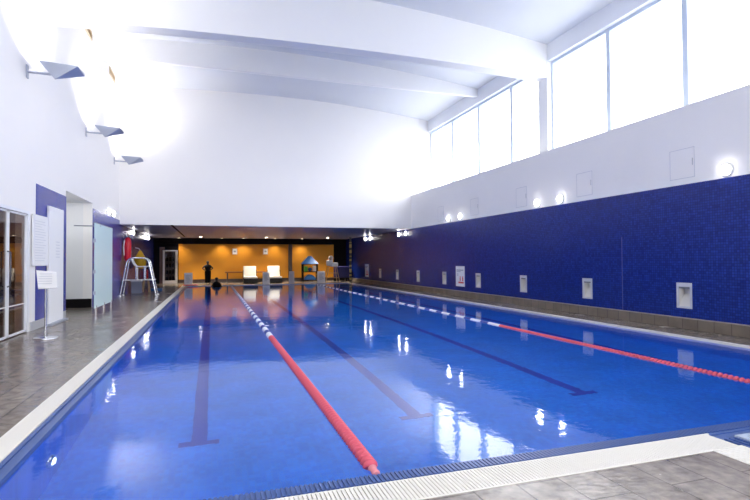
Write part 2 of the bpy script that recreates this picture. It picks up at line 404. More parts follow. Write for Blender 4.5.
# gable wall over the low ceiling, wall behind camera
def arch_wall(y0, y1, zb):
    pts = [(XL-0.25, zb), (10.4, zb)] + [(x, ceil_z(x)+0.05) for x in [10.4-i*(13.9+0.25)/24 for i in range(25)]]
    t = MB(); t.prism(pts, 'y', y0, y1); return t
struct('wall_gable', arch_wall(YG, YG+0.3, ZLOW), WHITE)
t = MB(); t.box(XL-0.25, 10.4, YB-0.3, YB, 0, 1.5); t.box(XL-0.25, -2.0, YB-0.3, YB, 1.5, 7.3); t.box(8.0, 10.4, YB-0.3, YB, 1.5, 7.3)
pts = [(XL-0.25, 7.3), (10.4, 7.3)] + [(x, ceil_z(x)+0.05) for x in [10.4-i*(13.9+0.25)/24 for i in range(25)]]
t.prism(pts, 'y', YB-0.3, YB); struct('wall_behind', t, WHITE)
for i in range(4):  # unseen windows, added to light the hall from the front
    x0, x1 = -2.0+2.5*i, 0.5+2.5*i; fr = MB(); yy0, yy1 = YB-0.2, YB-0.1
    fr.box(x0, x0+0.06, yy0, yy1, 1.5, 7.3); fr.box(x1-0.06, x1, yy0, yy1, 1.5, 7.3); fr.box(x0+0.06, x1-0.06, yy0, yy1, 1.5, 1.58); fr.box(x0+0.06, x1-0.06, yy0, yy1, 7.22, 7.3); fr.box(x0+0.06, x1-0.06, yy0, yy1, 4.3, 4.38)
    wi = struct('window_%d' % (20+i), fr, FRAME)
    g = MB(); g.box(x0+0.06, x1-0.06, YB-0.154, YB-0.146, 1.58, 7.22); g.build('pane', PANE, wi)
# curved ceiling
t = MB(); X = [XL-0.25 + i*(14.15)/24 for i in range(25)]
pts = [(x, ceil_z(x)) for x in X] + [(x, ceil_z(x)+0.2) for x in X[::-1]]
t.prism(pts, 'y', YB-0.3, YG+0.3); struct('ceiling', t, CEIL)
def beam(nm, y0, y1, bot):
    t = MB(); X = [XL + i*(9.9-XL)/20 for i in range(21)]
    t.prism([(x, bot(x)) for x in X] + [(x, ceil_z(x)+0.02) for x in X[::-1]], 'y', y0, y1)
    return struct(nm, t, BEAM)
beam('roof_beam', 13.0, 13.42, lambda x: 7.15-0.0035*(x-4.2)**2)
beam('roof_beam', 1.6, 2.04, lambda x: 7.15-0.0035*(x-4.2)**2)
beam('secondary_roof_beam', 17.25, 17.40, lambda x: 7.78)
beam('secondary_roof_beam', 7.4, 7.55, lambda x: 7.78)
# low ceiling and far wall
t = MB(); t.box(XL-0.25, XR+0.35, YG+0.3, YF+0.2, ZLOW, ZLOW+0.3); struct('ceiling_low', t, LOWCEIL)
t = MB(); t.box(-1.62, -1.52, YG, 32.2, ZLOW-0.006, ZLOW); struct('trim_12', t, BLACK)
t = MB(); t.box(XL-0.25, XR+0.35, YF, YF+0.2, 0, ZLOW); struct('wall_far', t, BLACK)
t = MB(); t.box(-2.03, 8.12, YF-0.03, YF, 0.22, 2.50); struct('wall_far_panel', t, ORANGE)
t = MB(); t.box(-3.5, 9.0, YF-0.12, YF, 2.50, ZLOW); t.box(8.12, 9.0, YF-0.10, YF, 0, 2.5); struct('trim_13', t, BLACK)
t = MB(); t.box(4.95, 5.19, YF-0.16, YF-0.03, 0.0, 2.5); struct('trim_14', t, BROWN)
t = MB(); t.box(-2.03, 8.12, YF-0.05, YF-0.03, 0.0, 0.22); struct('baseboard_far', t, BROWN)
t = MB(); t.box(-3.15, -2.85, YF-0.05, YF, 0.0, 2.3); struct('door_2', t, REDWOOD)

# glazed doors on the left, and the lobby behind them
d = MB()
d.box(XL-0.10, XL+0.0, DX0, DX1, 2.36, 2.42); d.box(XL-0.10, XL+0.0, DX1-0.08, DX1, 0, 2.36); d.box(XL-0.10, XL, DX0, DX0+0.1, 0, 2.36)
d1 = struct('door_1', d, TRIM)
for (a, bb) in ((DX0+0.1, 10.72), (10.72, DX1-0.08)):
    l = MB(); l.box(XL-0.08, XL-0.03, a+0.01, a+0.06, 0.02, 2.35); l.box(XL-0.08, XL-0.03, bb-0.055, bb-0.01, 0.02, 2.35)
    l.box(XL-0.08, XL-0.03, a, bb, 0.02, 0.06); l.box(XL-0.08, XL-0.03, a, bb, 2.32, 2.35); l.box(XL-0.07, XL-0.04, a, bb, 0.57, 0.59)
    lf = l.build('door_leaf', TRIM, d1)
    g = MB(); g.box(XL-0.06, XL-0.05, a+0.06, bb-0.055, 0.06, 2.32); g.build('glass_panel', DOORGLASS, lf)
h = MB(); h.tube([(XL-0.03, 10.69, 0.95), (XL+0.02, 10.69, 0.97), (XL+0.02, 10.69, 1.58), (XL-0.03, 10.69, 1.60)], 0.014)
h.build('door_handle', mat('dark_handle', (0.08, 0.08, 0.10), 0.3, 0.8), d1)
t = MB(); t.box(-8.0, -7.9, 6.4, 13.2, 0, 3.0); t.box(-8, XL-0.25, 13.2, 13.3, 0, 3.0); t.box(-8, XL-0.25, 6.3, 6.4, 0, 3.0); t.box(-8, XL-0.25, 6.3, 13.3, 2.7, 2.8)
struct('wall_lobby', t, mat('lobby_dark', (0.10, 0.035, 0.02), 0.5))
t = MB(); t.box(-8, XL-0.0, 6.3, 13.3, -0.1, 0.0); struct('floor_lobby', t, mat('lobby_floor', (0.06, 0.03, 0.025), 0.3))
t = MB(); t.box(-7.6, -5.2, 13.10, 13.19, 0.9, 2.4); struct('trim_15', t, ORANGE)
dk = thing('reception_desk', 'pale reception desk standing in the dark lobby behind the glass doors', 'desk', (-5.3, 12.3, 0))
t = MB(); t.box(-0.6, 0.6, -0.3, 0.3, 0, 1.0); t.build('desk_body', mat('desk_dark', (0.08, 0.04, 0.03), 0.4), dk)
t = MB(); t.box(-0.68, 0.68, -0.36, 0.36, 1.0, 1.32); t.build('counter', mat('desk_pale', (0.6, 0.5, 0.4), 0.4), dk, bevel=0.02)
def point(name, loc, e, col=(1, 0.8, 0.6), r=0.06):
    l = bpy.data.lights.new(name, 'POINT'); l.energy = e; l.color = col; l.shadow_soft_size = r
    o = bpy.data.objects.new(name, l); C.objects.link(o); o.location = loc; return o
point('alcove_fill_light', (-4.6, 15.6, 2.9), 13, (1, 0.97, 0.93))  # fill added to brighten the alcove, no fixture behind it
for y in (8.5, 11.0): point('lobby_lamp_light', (-5.8, y, 2.5), 35)

# ---------------------------------------------------------------- lane ropes
prof = [(0.018, -0.032), (0.022, -0.013), (0.050, -0.011), (0.056, 0.0), (0.050, 0.011), (0.022, 0.013), (0.018, 0.032)]
def float_mesh(mt, nm):
    o = MB().lathe(prof, 14, axis='y').build(nm, mt); me = o.data; bpy.data.objects.remove(o); return me
FM = {'r': float_mesh(REDF, 'red_float'), 'w': float_mesh(WHF, 'white_float'), 'b': float_mesh(BLF, 'blue_float')}
def rope_col(y):
    if y < 9.42: return 'r'
    return 'w' if ((y-9.42) % 0.8) < 0.48 else 'b'
def lane_rope(x, label, zc, first=3.34):
    r = thing('lane_rope', label, 'lane rope', (x, 0, 0), group='lane ropes floating on the pool')
    c = MB(); c.tube([(0, PY0-0.02, zc), (0, first, zc), (0, PY1, zc)], 0.006, 6); c.build('cable', STEEL, r)
    y = first; k = 0; rest = {'r': MB(), 'w': MB(), 'b': MB()}
    while y < PY1-0.15:
        q = rope_col(y)
        if k < 100:
            o = bpy.data.objects.new('float', FM[q]); C.objects.link(o); o.parent = r; o.location = (0, y, zc)
        else:
            rest[q].lathe(prof, 10, c=(0, y, zc), axis='y')
        y += 0.066; k += 1
    nm = {'r': 'red floats', 'w': 'white floats', 'b': 'dark blue floats'}
    for q in 'rwb':
        if rest[q].v:
            o = rest[q].build('float_run', {'r': REDF, 'w': WHF, 'b': BLF}[q], r); o['kind'] = 'stuff'; o['label'] = nm[q] + ' further along the rope'
    e = MB(); e.lathe([(0.02, -0.07), (0.03, -0.06), (0.022, 0.0), (0.035, 0.02), (0.02, 0.035)], 12, c=(0, first-0.07, zc), axis='y')
    o = e.build('end_fitting', mat('pink_end_cone', (0.75, 0.25, 0.28), 0.4), r)
lane_rope(1.045, 'lane rope with red then white floats running down the left part of the pool', ZW-0.002)
lane_rope(5.90, 'lane rope with red then white floats on the right side near the tiled wall', ZW-0.022)

# ---------------------------------------------------------------- right wall fittings
def make_niche(y, label):
    r = thing('wall_niche', label, 'wall niche', (XR, y, 0.40), group='niches low in the right wall')
    fr = MB(); d = -0.012
    fr.box(d, 0.015, -NH, -NH+0.045, 0, 0.51); fr.box(d, 0.015, NH-0.045, NH, 0, 0.51)
    fr.box(d, 0.015, -NH+0.045, NH-0.045, 0, 0.04); fr.box(d, 0.015, -NH+0.045, NH-0.045, 0.43, 0.51)
    fr.build('frame', mat('niche_frame_metal', (0.60, 0.62, 0.66), 0.35, 0.2), r)
    l = MB(); a = NH-0.045
    l.add([(0.01, -a, 0.04), (0.01, a, 0.04), (0.155, a, 0.30), (0.155, -a, 0.30)], [(0, 1, 2, 3)])
    l.add([(0.155, -a, 0.30), (0.155, a, 0.30), (0.155, a, 0.43), (0.155, -a, 0.43)], [(0, 1, 2, 3)])
    l.add([(0.01, -a, 0.04), (0.155, -a, 0.30), (0.155, -a, 0.43), (0.01, -a, 0.43)], [(0, 1, 2, 3)])
    l.add([(0.01, a, 0.04), (0.01, a, 0.43), (0.155, a, 0.43), (0.155, a, 0.30)], [(0, 1, 2, 3)])
    l.build('scoop', mat('niche_lining', (0.72, 0.70, 0.66), 0.5), r)
    h = MB(); h.box(0.0, 0.155, -a, a, 0.395, 0.43); h.build('hood', mat('niche_hood', (0.18, 0.19, 0.20), 0.4), r)
    return r
NL = ['white-framed niche nearest the camera, low in the right blue wall',
      'second white-framed niche from the right, low in the blue wall',
      'third white-framed niche from the right, low in the blue wall',
      'fourth niche from the right, just right of the red and white warning poster',
      'fifth niche from the right, just left of the red and white warning poster',
      'sixth niche from the right, low in the darkening part of the blue wall',
      'seventh niche from the right, under the low ceiling on the blue wall',
      'eighth niche from the right, small and dim on the blue wall',
      'farthest niche, beside the far poster in the dim right wall']
for y, s in zip(NY, NL): make_niche(y, s)

def make_panel(y, label):
    r = thing('access_panel', label, 'access panel', (XR, y, 3.0), group='access panels in the upper right wall')
    fr = MB(); a = 0.28
    for bx in ((-a, -a+0.012, 0, 0.60), (a-0.012, a, 0, 0.60), (-a+0.012, a-0.012, 0, 0.012), (-a+0.012, a-0.012, 0.588, 0.60)):
        fr.box(-0.006, 0.0, bx[0], bx[1], bx[2], bx[3])
    fr.build('frame', mat('panel_gap', (0.62, 0.62, 0.66), 0.6), r)
    l = MB(); l.box(-0.004, 0.0, -a+0.012, a-0.012, 0.012, 0.588); l.build('door', WHITE, r)
    k = MB(); k.box(-0.014, -0.004, -a+0.035, -a+0.05, 0.24, 0.38); k.build('latch', mat('latch_grey', (0.5, 0.5, 0.53), 0.4), r)
for y, s in zip([7.62, 10.4, 13.12, 16.0, 18.8], ['large square access panel nearest the camera in the upper white wall',
        'square access panel above the second niche, left of the largest one',
        'square access panel between two pairs of wall lamps, third from the right',
        'small faint access panel above the wall lamp pair, fourth from the right',
        'farthest faint access panel near the gable corner of the white wall']): make_panel(y, s)

def bulkhead(loc, sgn, label, group, e=None):
    """round glowing wall lamp; sgn = direction of the room along x"""
    r = thing('wall_lamp', label, 'wall lamp', loc, group=group)
    b = MB(); b.lathe([(0.115, 0.0), (0.115, sgn*0.03), (0.10, sgn*0.035)], 20, axis='x'); b.build('base', WPLAST, r)
    d = MB(); d.lathe([(0.10, sgn*0.03), (0.10, sgn*0.05), (0.085, sgn*0.075), (0.055, sgn*0.092), (0.01, sgn*0.10)], 20, axis='x'); d.build('diffuser', LAMPE, r)
G = 'round lamps on the right wall'
for y, z, s in [(6.70, 3.02, 'round glowing wall lamp nearest the camera above the blue tiles at right'),
             (11.30, 3.03, 'right lamp of the middle pair above the second and third niche'),
             (12.30, 3.03, 'left lamp of the middle pair above the second and third niche'),
             (17.03, 3.04, 'right lamp of the pair above the red and white warning poster'),
             (18.04, 3.04, 'left lamp of the pair above the red and white warning poster'),
             (22.65, 2.69, 'right lamp of the pair just under the edge of the low ceiling'),
             (23.60, 2.69, 'left lamp of the pair just under the edge of the low ceiling'),
             (28.36, 2.70, 'right lamp of the farthest pair on the dim right wall'),
             (29.38, 2.70, 'left lamp of the farthest pair on the dim right wall')]:
    bulkhead((XR, y, z), -1, s, G)
G = 'round lamps on the left wall'
for y, z, s in [(19.54, 3.16, 'nearer round lamp on the left wall beyond the frosted screen'),
             (20.46, 3.16, 'farther round lamp of the pair beyond the frosted screen'),
             (25.3, 2.72, 'round lamp on the left wall just under the low ceiling'),
             (29.6, 2.72, 'nearer lamp of the farthest pair on the left wall'),
             (30.9, 2.72, 'farthest lamp on the left wall in the dark corner')]:
    bulkhead((XL+0.012, y, z), 1, s, G)

# ---------------------------------------------------------------- folded uplighters on the left wall
def uplight(y, label):
    r = thing('wall_uplighter', label, 'wall light', (XL, y, 5.18), group='folded metal uplighters on the left wall')
    p = MB(); p.box(0, 0.025, -0.05, 0.05, -0.13, 0.13); p.build('wall_plate', FIX, r, bevel=0.005)
    a = MB(); a.tube([(0.02, 0, 0), (0.42, 0, -0.01)], 0.026, 12); a.build('arm', FIX, r)
    s = MB()
    A, B, Cc, D = (0.26, -0.22, 0.17), (0.26, 0.30, 0.17), (0.97, 0.26, 0.16), (0.93, -0.16, 0.15)
    K1, K2 = (0.52, -0.12, -0.14), (1.00, 0.12, 0.05)
    s.add([A, B, Cc, D, K1, K2], [(0, 4, 1), (0, 3, 4), (3, 5, 4), (3, 2, 5), (2, 1, 4, 5)])
    o = s.build('reflector', FIX, r); md = o.modifiers.new('sol', 'SOLIDIFY'); md.thickness = 0.012
    e = MB(); e.box(0.42, 0.80, -0.06, 0.14, 0.05, 0.07); e.build('lamp_tube', UPE, r)
    l = bpy.data.lights.new('uplight_beam', 'SPOT'); l.energy = 170; l.color = (1.0, 0.96, 0.91); l.spot_size = math.radians(150); l.spot_blend = 0.6; l.shadow_soft_size = 0.15
    lo = bpy.data.objects.new('uplight_beam', l); C.objects.link(lo); lo.parent = r; lo.location = (0.6, 0.03, 0.10); lo.rotation_euler = (PI, 0, 0)
    lo.rotation_euler = (PI, math.radians(-12), 0)
for y, s in [(11.5, 'nearest folded metal uplighter high on the left wall'), (16.4, 'middle folded metal uplighter high on the left wall'),
             (20.8, 'farthest and smallest folded metal uplighter on the left wall'), (6.8, 'folded metal uplighter above the nearer end of the glass doors'), (2.2, 'folded metal uplighter on the left wall level with the near pool edge')]:
    uplight(y, s)
for (y0, y1, s) in ((16.1, 17.0, 'nearer slim beige vent at the top of the left wall'), (19.8, 20.8, 'farther slim beige vent at the top of the left wall')):
    v = thing('wall_vent', s, 'vent', (XL, (y0+y1)/2, 8.12), group='beige vents under the ceiling')
    h = (y1-y0)/2
    t = MB(); t.box(0, 0.03, -h, h, 0, 0.04); t.box(0, 0.03, -h, h, 0.22, 0.26); t.box(0, 0.03, -h, -h+0.04, 0.04, 0.22); t.box(0, 0.03, h-0.04, h, 0.04, 0.22); t.build('frame', mat('beige_metal', (0.62, 0.50, 0.34), 0.4), v)
    t = MB()
    for k in range(4): t.box(0.004, 0.02, -h+0.04, h-0.04, 0.05+k*0.045, 0.065+k*0.045)
    t.build('louvre', mat('brown_louvre', (0.40, 0.26, 0.12), 0.4), v)

# ---------------------------------------------------------------- posters and notices
def poster(y, label):
    r = thing('warning_poster', label, 'poster', (XR-0.001, y, 0.38), group='warning posters on the right wall')
    t = MB(); t.box(-0.02, 0, -0.34, 0.34, 0, 0.77); t.build('board', PAPER, r)
    t = MB(); t.box(-0.024, -0.02, -0.27, 0.27, 0.60, 0.64); t.box(-0.024, -0.02, -0.05, 0.27, 0.55, 0.575)
    for k in range(3): t.box(-0.024, -0.02, 0.12, 0.26, 0.40+k*0.04, 0.415+k*0.04)
    t.build('grey_writing', INK, r)
    t = MB(); t.box(-0.024, -0.02, -0.29, 0.12, 0.12, 0.18)
    for yy in (-0.22, -0.02): t.box(-0.024, -0.02, yy-0.035, yy+0.035, 0.21, 0.33); t.lathe([(0.03, 0), (0.03, 0.004)], 12, c=(-0.024, yy, 0.36), axis='x')
    t.build('red_figures', REDINK, r)
poster(17.12, 'white warning poster with red figures between two niches')
poster(29.2, 'small distant white poster with red figures in the dim right wall')
# notice sheet by the doors
r = thing('notice_sheet', 'white notice sheet with rows of small writing beside the glass doors', 'notice', (XL+0.02, 12.3, 1.32))
t = MB(); t.box(0.0, 0.03, -0.50, 0.45, 0, 1.06); t.build('board', PAPER, r)
t = MB()
for k in range(16):
    w_ = 0.36-random.random()*0.18; t.box(0.03, 0.033, -0.40, -0.40+2*w_, 0.10+k*0.055, 0.113+k*0.055)
t.build('writing', mat('faint_print', (0.66, 0.67, 0.71), 0.7), r)
# tall white board
r = thing('tall_board', 'tall plain white board standing against the blue tiles left of the alcove', 'board', (XL+0.022, 13.27, 0))
t = MB(); t.box(0, 0.05, -0.50, 0.62, 0.0, 2.65); t.build('panel', PAPER, r, bevel=0.004)
t = MB()
for k in range(6): t.box(0.05, 0.053, -0.02, 0.28, 1.50+k*0.07, 1.52+k*0.07)
t.build('writing', mat('faint_print', (0.66, 0.67, 0.71), 0.7), r)
t = MB(); t.box(0.0, 0.16, -0.64, 0.64, 0.0, 0.035); t.build('foot', FIX, r)
# wall notices on orange wall
for x, z, s in ((1.43, 2.02, 'small pale framed notice high on the orange wall above the left lounger'), (3.42, 2.02, 'small pale framed notice high on the orange wall above the right lounger')):
    r = thing('framed_notice', s, 'notice', (x, YF-0.03, z), group='framed notices on the orange wall')
    t = MB(); t.box(-0.16, 0.16, -0.03, 0, -0.2, 0.2); t.build('frame', mat('notice_frame', (0.55, 0.50, 0.45), 0.5), r)
    t = MB(); t.box(-0.12, 0.12, -0.035, -0.03, -0.16, 0.16); t.build('sheet', PAPER, r)
    t = MB(); t.box(-0.07, 0.07, -0.038, -0.035, -0.06, 0.06); t.build('print', INK, r)

# lectern style sign
r = thing('sign_stand', 'slim metal sign stand with tilted white tray on the left deck', 'sign stand', (-2.90, 10.62, 0))
t = MB(); t.lathe([(0.21, 0), (0.21, 0.012), (0.19, 0.02), (0.03, 0.03)], 24); t.build('base', STEEL, r)
t = MB(); t.tube([(0, 0, 0.02), (0, 0, 1.02)], 0.022, 12); t.build('pole', STEEL, r)
t = MB(); t.add([(-0.08, -0.16, 0.92), (0.21, -0.12, 0.93), (0.13, 0.16, 1.21), (-0.19, 0.12, 1.25)], [(0, 1, 2, 3)])
o = t.build('tray', PAPER, r); md = o.modifiers.new('s', 'SOLIDIFY'); md.thickness = 0.02
t = MB()
for k in range(5):
    q = 0.2+k*0.14; x0, x1 = -0.10-0.05*q, 0.12-0.06*q
    t.add([(x0, -0.15+0.28*q, 0.935+0.31*q), (x1, -0.12+0.28*q, 0.935+0.31*q), (x1, -0.11+0.28*q, 0.95+0.31*q), (x0, -0.14+0.28*q, 0.95+0.31*q)], [(0, 1, 2, 3)])
t.build('writing', mat('faint_print', (0.66, 0.67, 0.71), 0.7), r)

# frosted glass screen in front of the alcove
r = thing('shower_screen', 'frosted pale green glass screen on steel feet beside the alcove', 'screen', (-2.87, 15.6, 0))
t = MB(); t.box(-0.008, 0.008, -1.15, 1.22, 0.20, 2.40); t.build('glass_panel', FROST, r)
for y in (-0.95, 0.05, 1.10):
    t = MB(); t.box(-0.02, 0.02, y-0.03, y+0.03, 0.0, 0.26); t.build('foot', STEEL, r)
t = MB(); t.tube([(-0.62, -0.5, 2.36), (0.02, -0.5, 2.36)], 0.016, 8); t.tube([(0.0, -1.15, 2.405), (0.0, 1.22, 2.405)], 0.012, 8); t.build('support_bar', mat('bar_grey', (0.25, 0.27, 0.32), 0.4, 0.5), r)
t = MB()
for z in (0.55, 1.1, 1.9): t.box(-0.025, 0.025, -1.19, -1.13, z, z+0.09)
t.build('hinge', FIX, r)

# ---------------------------------------------------------------- lifeguard chair on the left deck
def rounded(pts, r=0.12, n=5):
    out = [Vector(pts[0])]
    for i in range(1, len(pts)-1):
        p = Vector(pts[i]); a = (Vector(pts[i-1])-p); b = (Vector(pts[i+1])-p)
        pa = p+a.normalized()*min(r, a.length*0.45); pb = p+b.normalized()*min(r, b.length*0.45)
        for k in range(n+1):
            t = k/n; out.append(pa*(1-t)**2 + p*2*t*(1-t) + pb*t*t)
    out.append(Vector(pts[-1])); return out
r = thing('lifeguard_chair', 'tall steel lifeguard chair with white seat on the left deck', 'lifeguard chair', (-2.8, 22.3, 0))
for i, y in enumerate((-0.36, 0.36)):
    t = MB(); t.tube(rounded([(-0.66, y, 0), (-0.40, y*0.8, 1.54), (0.34, y*0.8, 1.54), (0.66, y, 0)], 0.22), 0.030, 10); t.build('side_frame', STEEL, r)
t = MB(); t.box(-0.56, 0.58, -0.36, 0.36, 0.635, 0.665); t.build('footboard', mat('grey_grille', (0.6, 0.6, 0.62), 0.4, 0.4), r, bevel=0.005)
s = MB()
P = [(-0.27, 1.55), (-0.24, 1.45), (-0.17, 1.30), (-0.10, 1.22), (0.02, 1.205), (0.36, 1.225)]
vs = [(x, y, z) for (x, z) in P for y in (-0.26, -0.09, 0.09, 0.26)]
s.add(vs, [(i*4+j, i*4+j+1, i*4+j+5, i*4+j+4) for i in range(len(P)-1) for j in range(3)], True)
o = s.build('seat', WPLAST, r, sub=0); md = o.modifiers.new('s', 'SOLIDIFY'); md.thickness = 0.035
t = MB(); t.tube([(0.2, 0.2, 0.66), (0.2, 0.2, 1.2)], 0.03, 8); t.tube([(0.2, -0.2, 0.66), (0.2, -0.2, 1.2)], 0.03, 8); t.tube([(-0.1, 0.2, 0.66), (-0.1, 0.2, 1.2)], 0.03, 8); t.tube([(-0.1, -0.2, 0.66), (-0.1, -0.2, 1.2)], 0.03, 8); t.build('seat_post', STEEL, r)
for x, z in ((-0.59, 0.4), (0.60, 0.3), (-0.43, 1.35)):
    t = MB(); t.tube([(x, -0.32, z), (x, 0.32, z)], 0.018, 8); t.build('cross_rail', STEEL, r)
for x, y in ((-0.66, -0.36), (-0.66, 0.36), (0.66, -0.36), (0.66, 0.36)):
    t = MB(); t.lathe([(0.045, 0.0), (0.045, 0.05), (0.035, 0.06)], 12, c=(x, y, 0)); t.build('rubber_foot', WPLAST, r)

# red torpedo buoy, yellow bag, extinguisher on the left wall
r = thing('rescue_tube', 'red rescue tube hanging on the blue left wall above the lifeguard chair', 'rescue tube', (-3.30, 22.7, 1.40))
t = MB(); t.lathe([(0.03, 0.0), (0.10, 0.04), (0.135, 0.15), (0.14, 0.75), (0.12, 0.9), (0.05, 0.99), (0.02, 1.0)], 18); t.build('float', REDP, r)
t = MB(); t.tube([(-0.10, -0.12, 0.86), (-0.13, -0.13, 0.6), (-0.11, -0.12, 0.25)], 0.02, 8); t.build('white_grip', WPLAST, r)
t = MB(); t.tube([(0, 0, 0.98), (-0.05, 0, 1.12), (-0.2, 0, 1.2)], 0.012, 6); t.build('strap', WPLAST, r)
r = thing('hanging_bag', 'yellow pointed bag hanging on the left wall behind the lifeguard chair', 'bag', (-3.2, 25.7, 1.06))
t = MB(); t.lathe([(0.12, 0.0), (0.24, 0.08), (0.27, 0.30), (0.23, 0.52), (0.12, 0.72), (0.05, 0.84), (0.02, 0.86)], 16); t.build('body', YEL, r)
t = MB(); t.tube([(0, 0, 0.85), (-0.06, 0, 0.95), (-0.22, 0, 0.98)], 0.012, 6); t.build('cord', WPLAST, r)
r = thing('fire_extinguisher', 'small red fire extinguisher on the far left wall', 'fire extinguisher', (-3.36, 29.5, 0.45))
t = MB(); t.lathe([(0.07, 0), (0.085, 0.02), (0.085, 0.42), (0.05, 0.50), (0.025, 0.52)], 16); t.build('cylinder', REDP, r)
t = MB(); t.box(-0.03, 0.06, -0.015, 0.015, 0.52, 0.56); t.box(-0.14, 0.0, -0.02, 0.02, 0.3, 0.33); t.build('valve', BLACK, r)
# stored things behind the chair
r = thing('storage_box', 'grey storage box on the deck behind the lifeguard chair', 'box', (-3.15, 24.2, 0))
t = MB(); t.box(-0.2, 0.2, -0.2, 0.2, 0, 0.5); t.build('body', mat('grey_crate', (0.20, 0.22, 0.30), 0.5), r, bevel=0.02)
t = MB(); t.box(-0.22, 0.22, -0.22, 0.22, 0.5, 0.55); t.build('lid', mat('grey_lid', (0.4, 0.42, 0.48), 0.5), r, bevel=0.01)
r = thing('bottle', 'small white bottle on the grey storage box behind the chair', 'bottle', (-3.15, 24.2, 0.55))
t = MB(); t.lathe([(0.055, 0), (0.06, 0.02), (0.06, 0.15), (0.025, 0.2), (0.022, 0.23)], 14); t.build('body', WPLAST, r)
t = MB(); t.lathe([(0.028, 0.23), (0.028, 0.26)], 12); t.build('cap', WPLAST, r)
r = thing('wooden_stool', 'pale wooden stool behind the lifeguard chair', 'stool', (-2.85, 24.9, 0))
t = MB(); t.lathe([(0.19, 0.56), (0.20, 0.58), (0.19, 0.60)], 20); t.build('seat', WOODL, r)
for a in range(4):
    c, s_ = math.cos(a*PI/2+0.7), math.sin(a*PI/2+0.7)
    t = MB(); t.tube([(0.21*c, 0.21*s_, 0), (0.12*c, 0.12*s_, 0.57)], 0.024, 8); t.build('leg', WOODL, r)
for k, s_ in enumerate(('blue kickboard at the bottom of the pile behind the chair', 'blue kickboard in the middle of the pile behind the chair', 'blue kickboard on top of the pile behind the chair')):
    t = MB(); t.box(-0.25, 0.25, -0.2, 0.2, 0, 0.04)
    o = t.build('kickboard', BLUEP, None, bevel=0.015, loc=(-2.5, 25.8, 0.041*k)); tag(o, s_, 'kickboard', 'kickboards piled behind the chair')

# ---------------------------------------------------------------- far end
# glass cabinet
r = thing('display_cabinet', 'tall white-framed glass cabinet against the dark far wall at left', 'cabinet', (-2.50, YF-0.30, 0))
t = MB(); t.box(-0.42, -0.31, -0.22, 0.18, 0, 2.1); t.box(0.31, 0.42, -0.22, 0.18, 0, 2.1); t.box(-0.31, 0.31, -0.22, 0.18, 2.02, 2.1); t.box(-0.31, 0.31, -0.22, 0.18, 0, 0.2); t.box(-0.31, 0.31, 0.15, 0.18, 0.2, 2.02)
t.build('body', mat('cabinet_grey', (0.62, 0.60, 0.60), 0.5), r)
t = MB()
for z in (0.6, 1.0, 1.4, 1.75): t.box(-0.31, 0.31, -0.15, 0.15, z, z+0.02)
t.build('shelf', FIX, r)
t = MB(); t.box(-0.31, 0.31, -0.215, -0.205, 0.2, 2.02); t.build('glass_door', DOORGLASS, r)
k = 0
for z in (0.2, 0.62, 1.02, 1.42):
    for x in (-0.18, 0.0, 0.18):
        nth = ('left', 'middle', 'right')[round(x/0.18)+1]; t = MB(); hgt = 0.22+0.05*((k*7) % 3)/2; t.lathe([(0.06, 0), (0.065, 0.02), (0.06, hgt*0.8), (0.02, hgt)], 10)
        o = t.build('bottle', [mat('dark_bottle', (0.03, 0.05, 0.10), 0.3), mat('olive_bottle', (0.08, 0.09, 0.04), 0.3), mat('grey_bottle', (0.12, 0.12, 0.16), 0.3)][k % 3], None, loc=(-2.50+x, YF-0.33, z))
        tag(o, 'small dim bottle at the %s of the %s shelf inside the tall glass cabinet' % (nth, {0.2: 'bottom', 0.62: 'second', 1.02: 'third', 1.42: 'top'}[z]), 'bottle', 'bottles inside the glass cabinet'); k += 1

# low white signs on the far pool edge
for x, wd, h, s in ((-1.29, 0.44, 0.72, 'pale standing sign at the far left corner of the pool'), (3.11, 0.40, 0.70, 'pale standing sign in front of the two white loungers'),
                    (4.64, 0.30, 0.74, 'narrow grey standing sign in front of the brown pillar'), (6.48, 0.46, 0.72, 'pale standing sign between the toy house and the wooden high chair')):
    r = thing('floor_sign', s, 'sign', (x, 30.75, 0), group='standing signs along the far pool edge')
    for nm, sg in (('front_board', -1), ('rear_board', 1)):
        t = MB(); t.add([(-wd/2, sg*0.16, 0.0), (wd/2, sg*0.16, 0.0), (wd/2, sg*0.02, h), (-wd/2, sg*0.02, h)], [(0, 1, 2, 3)])
        o = t.build(nm, mat('sign_grey', (0.50, 0.50, 0.56), 0.5) if wd < 0.35 else mat('sign_white', (0.84, 0.84, 0.87), 0.5), r); md = o.modifiers.new('s', 'SOLIDIFY'); md.thickness = 0.015
    t = MB()
    for k in range(6):
        z = h*(0.25+0.1*k); yy = -0.16+0.14*z/h-0.010
        t.box(-wd*0.32, wd*(0.1+0.2*((k*3) % 4)/3), yy-0.006, yy, z, z+0.025)
    t.build('writing', INK, r)

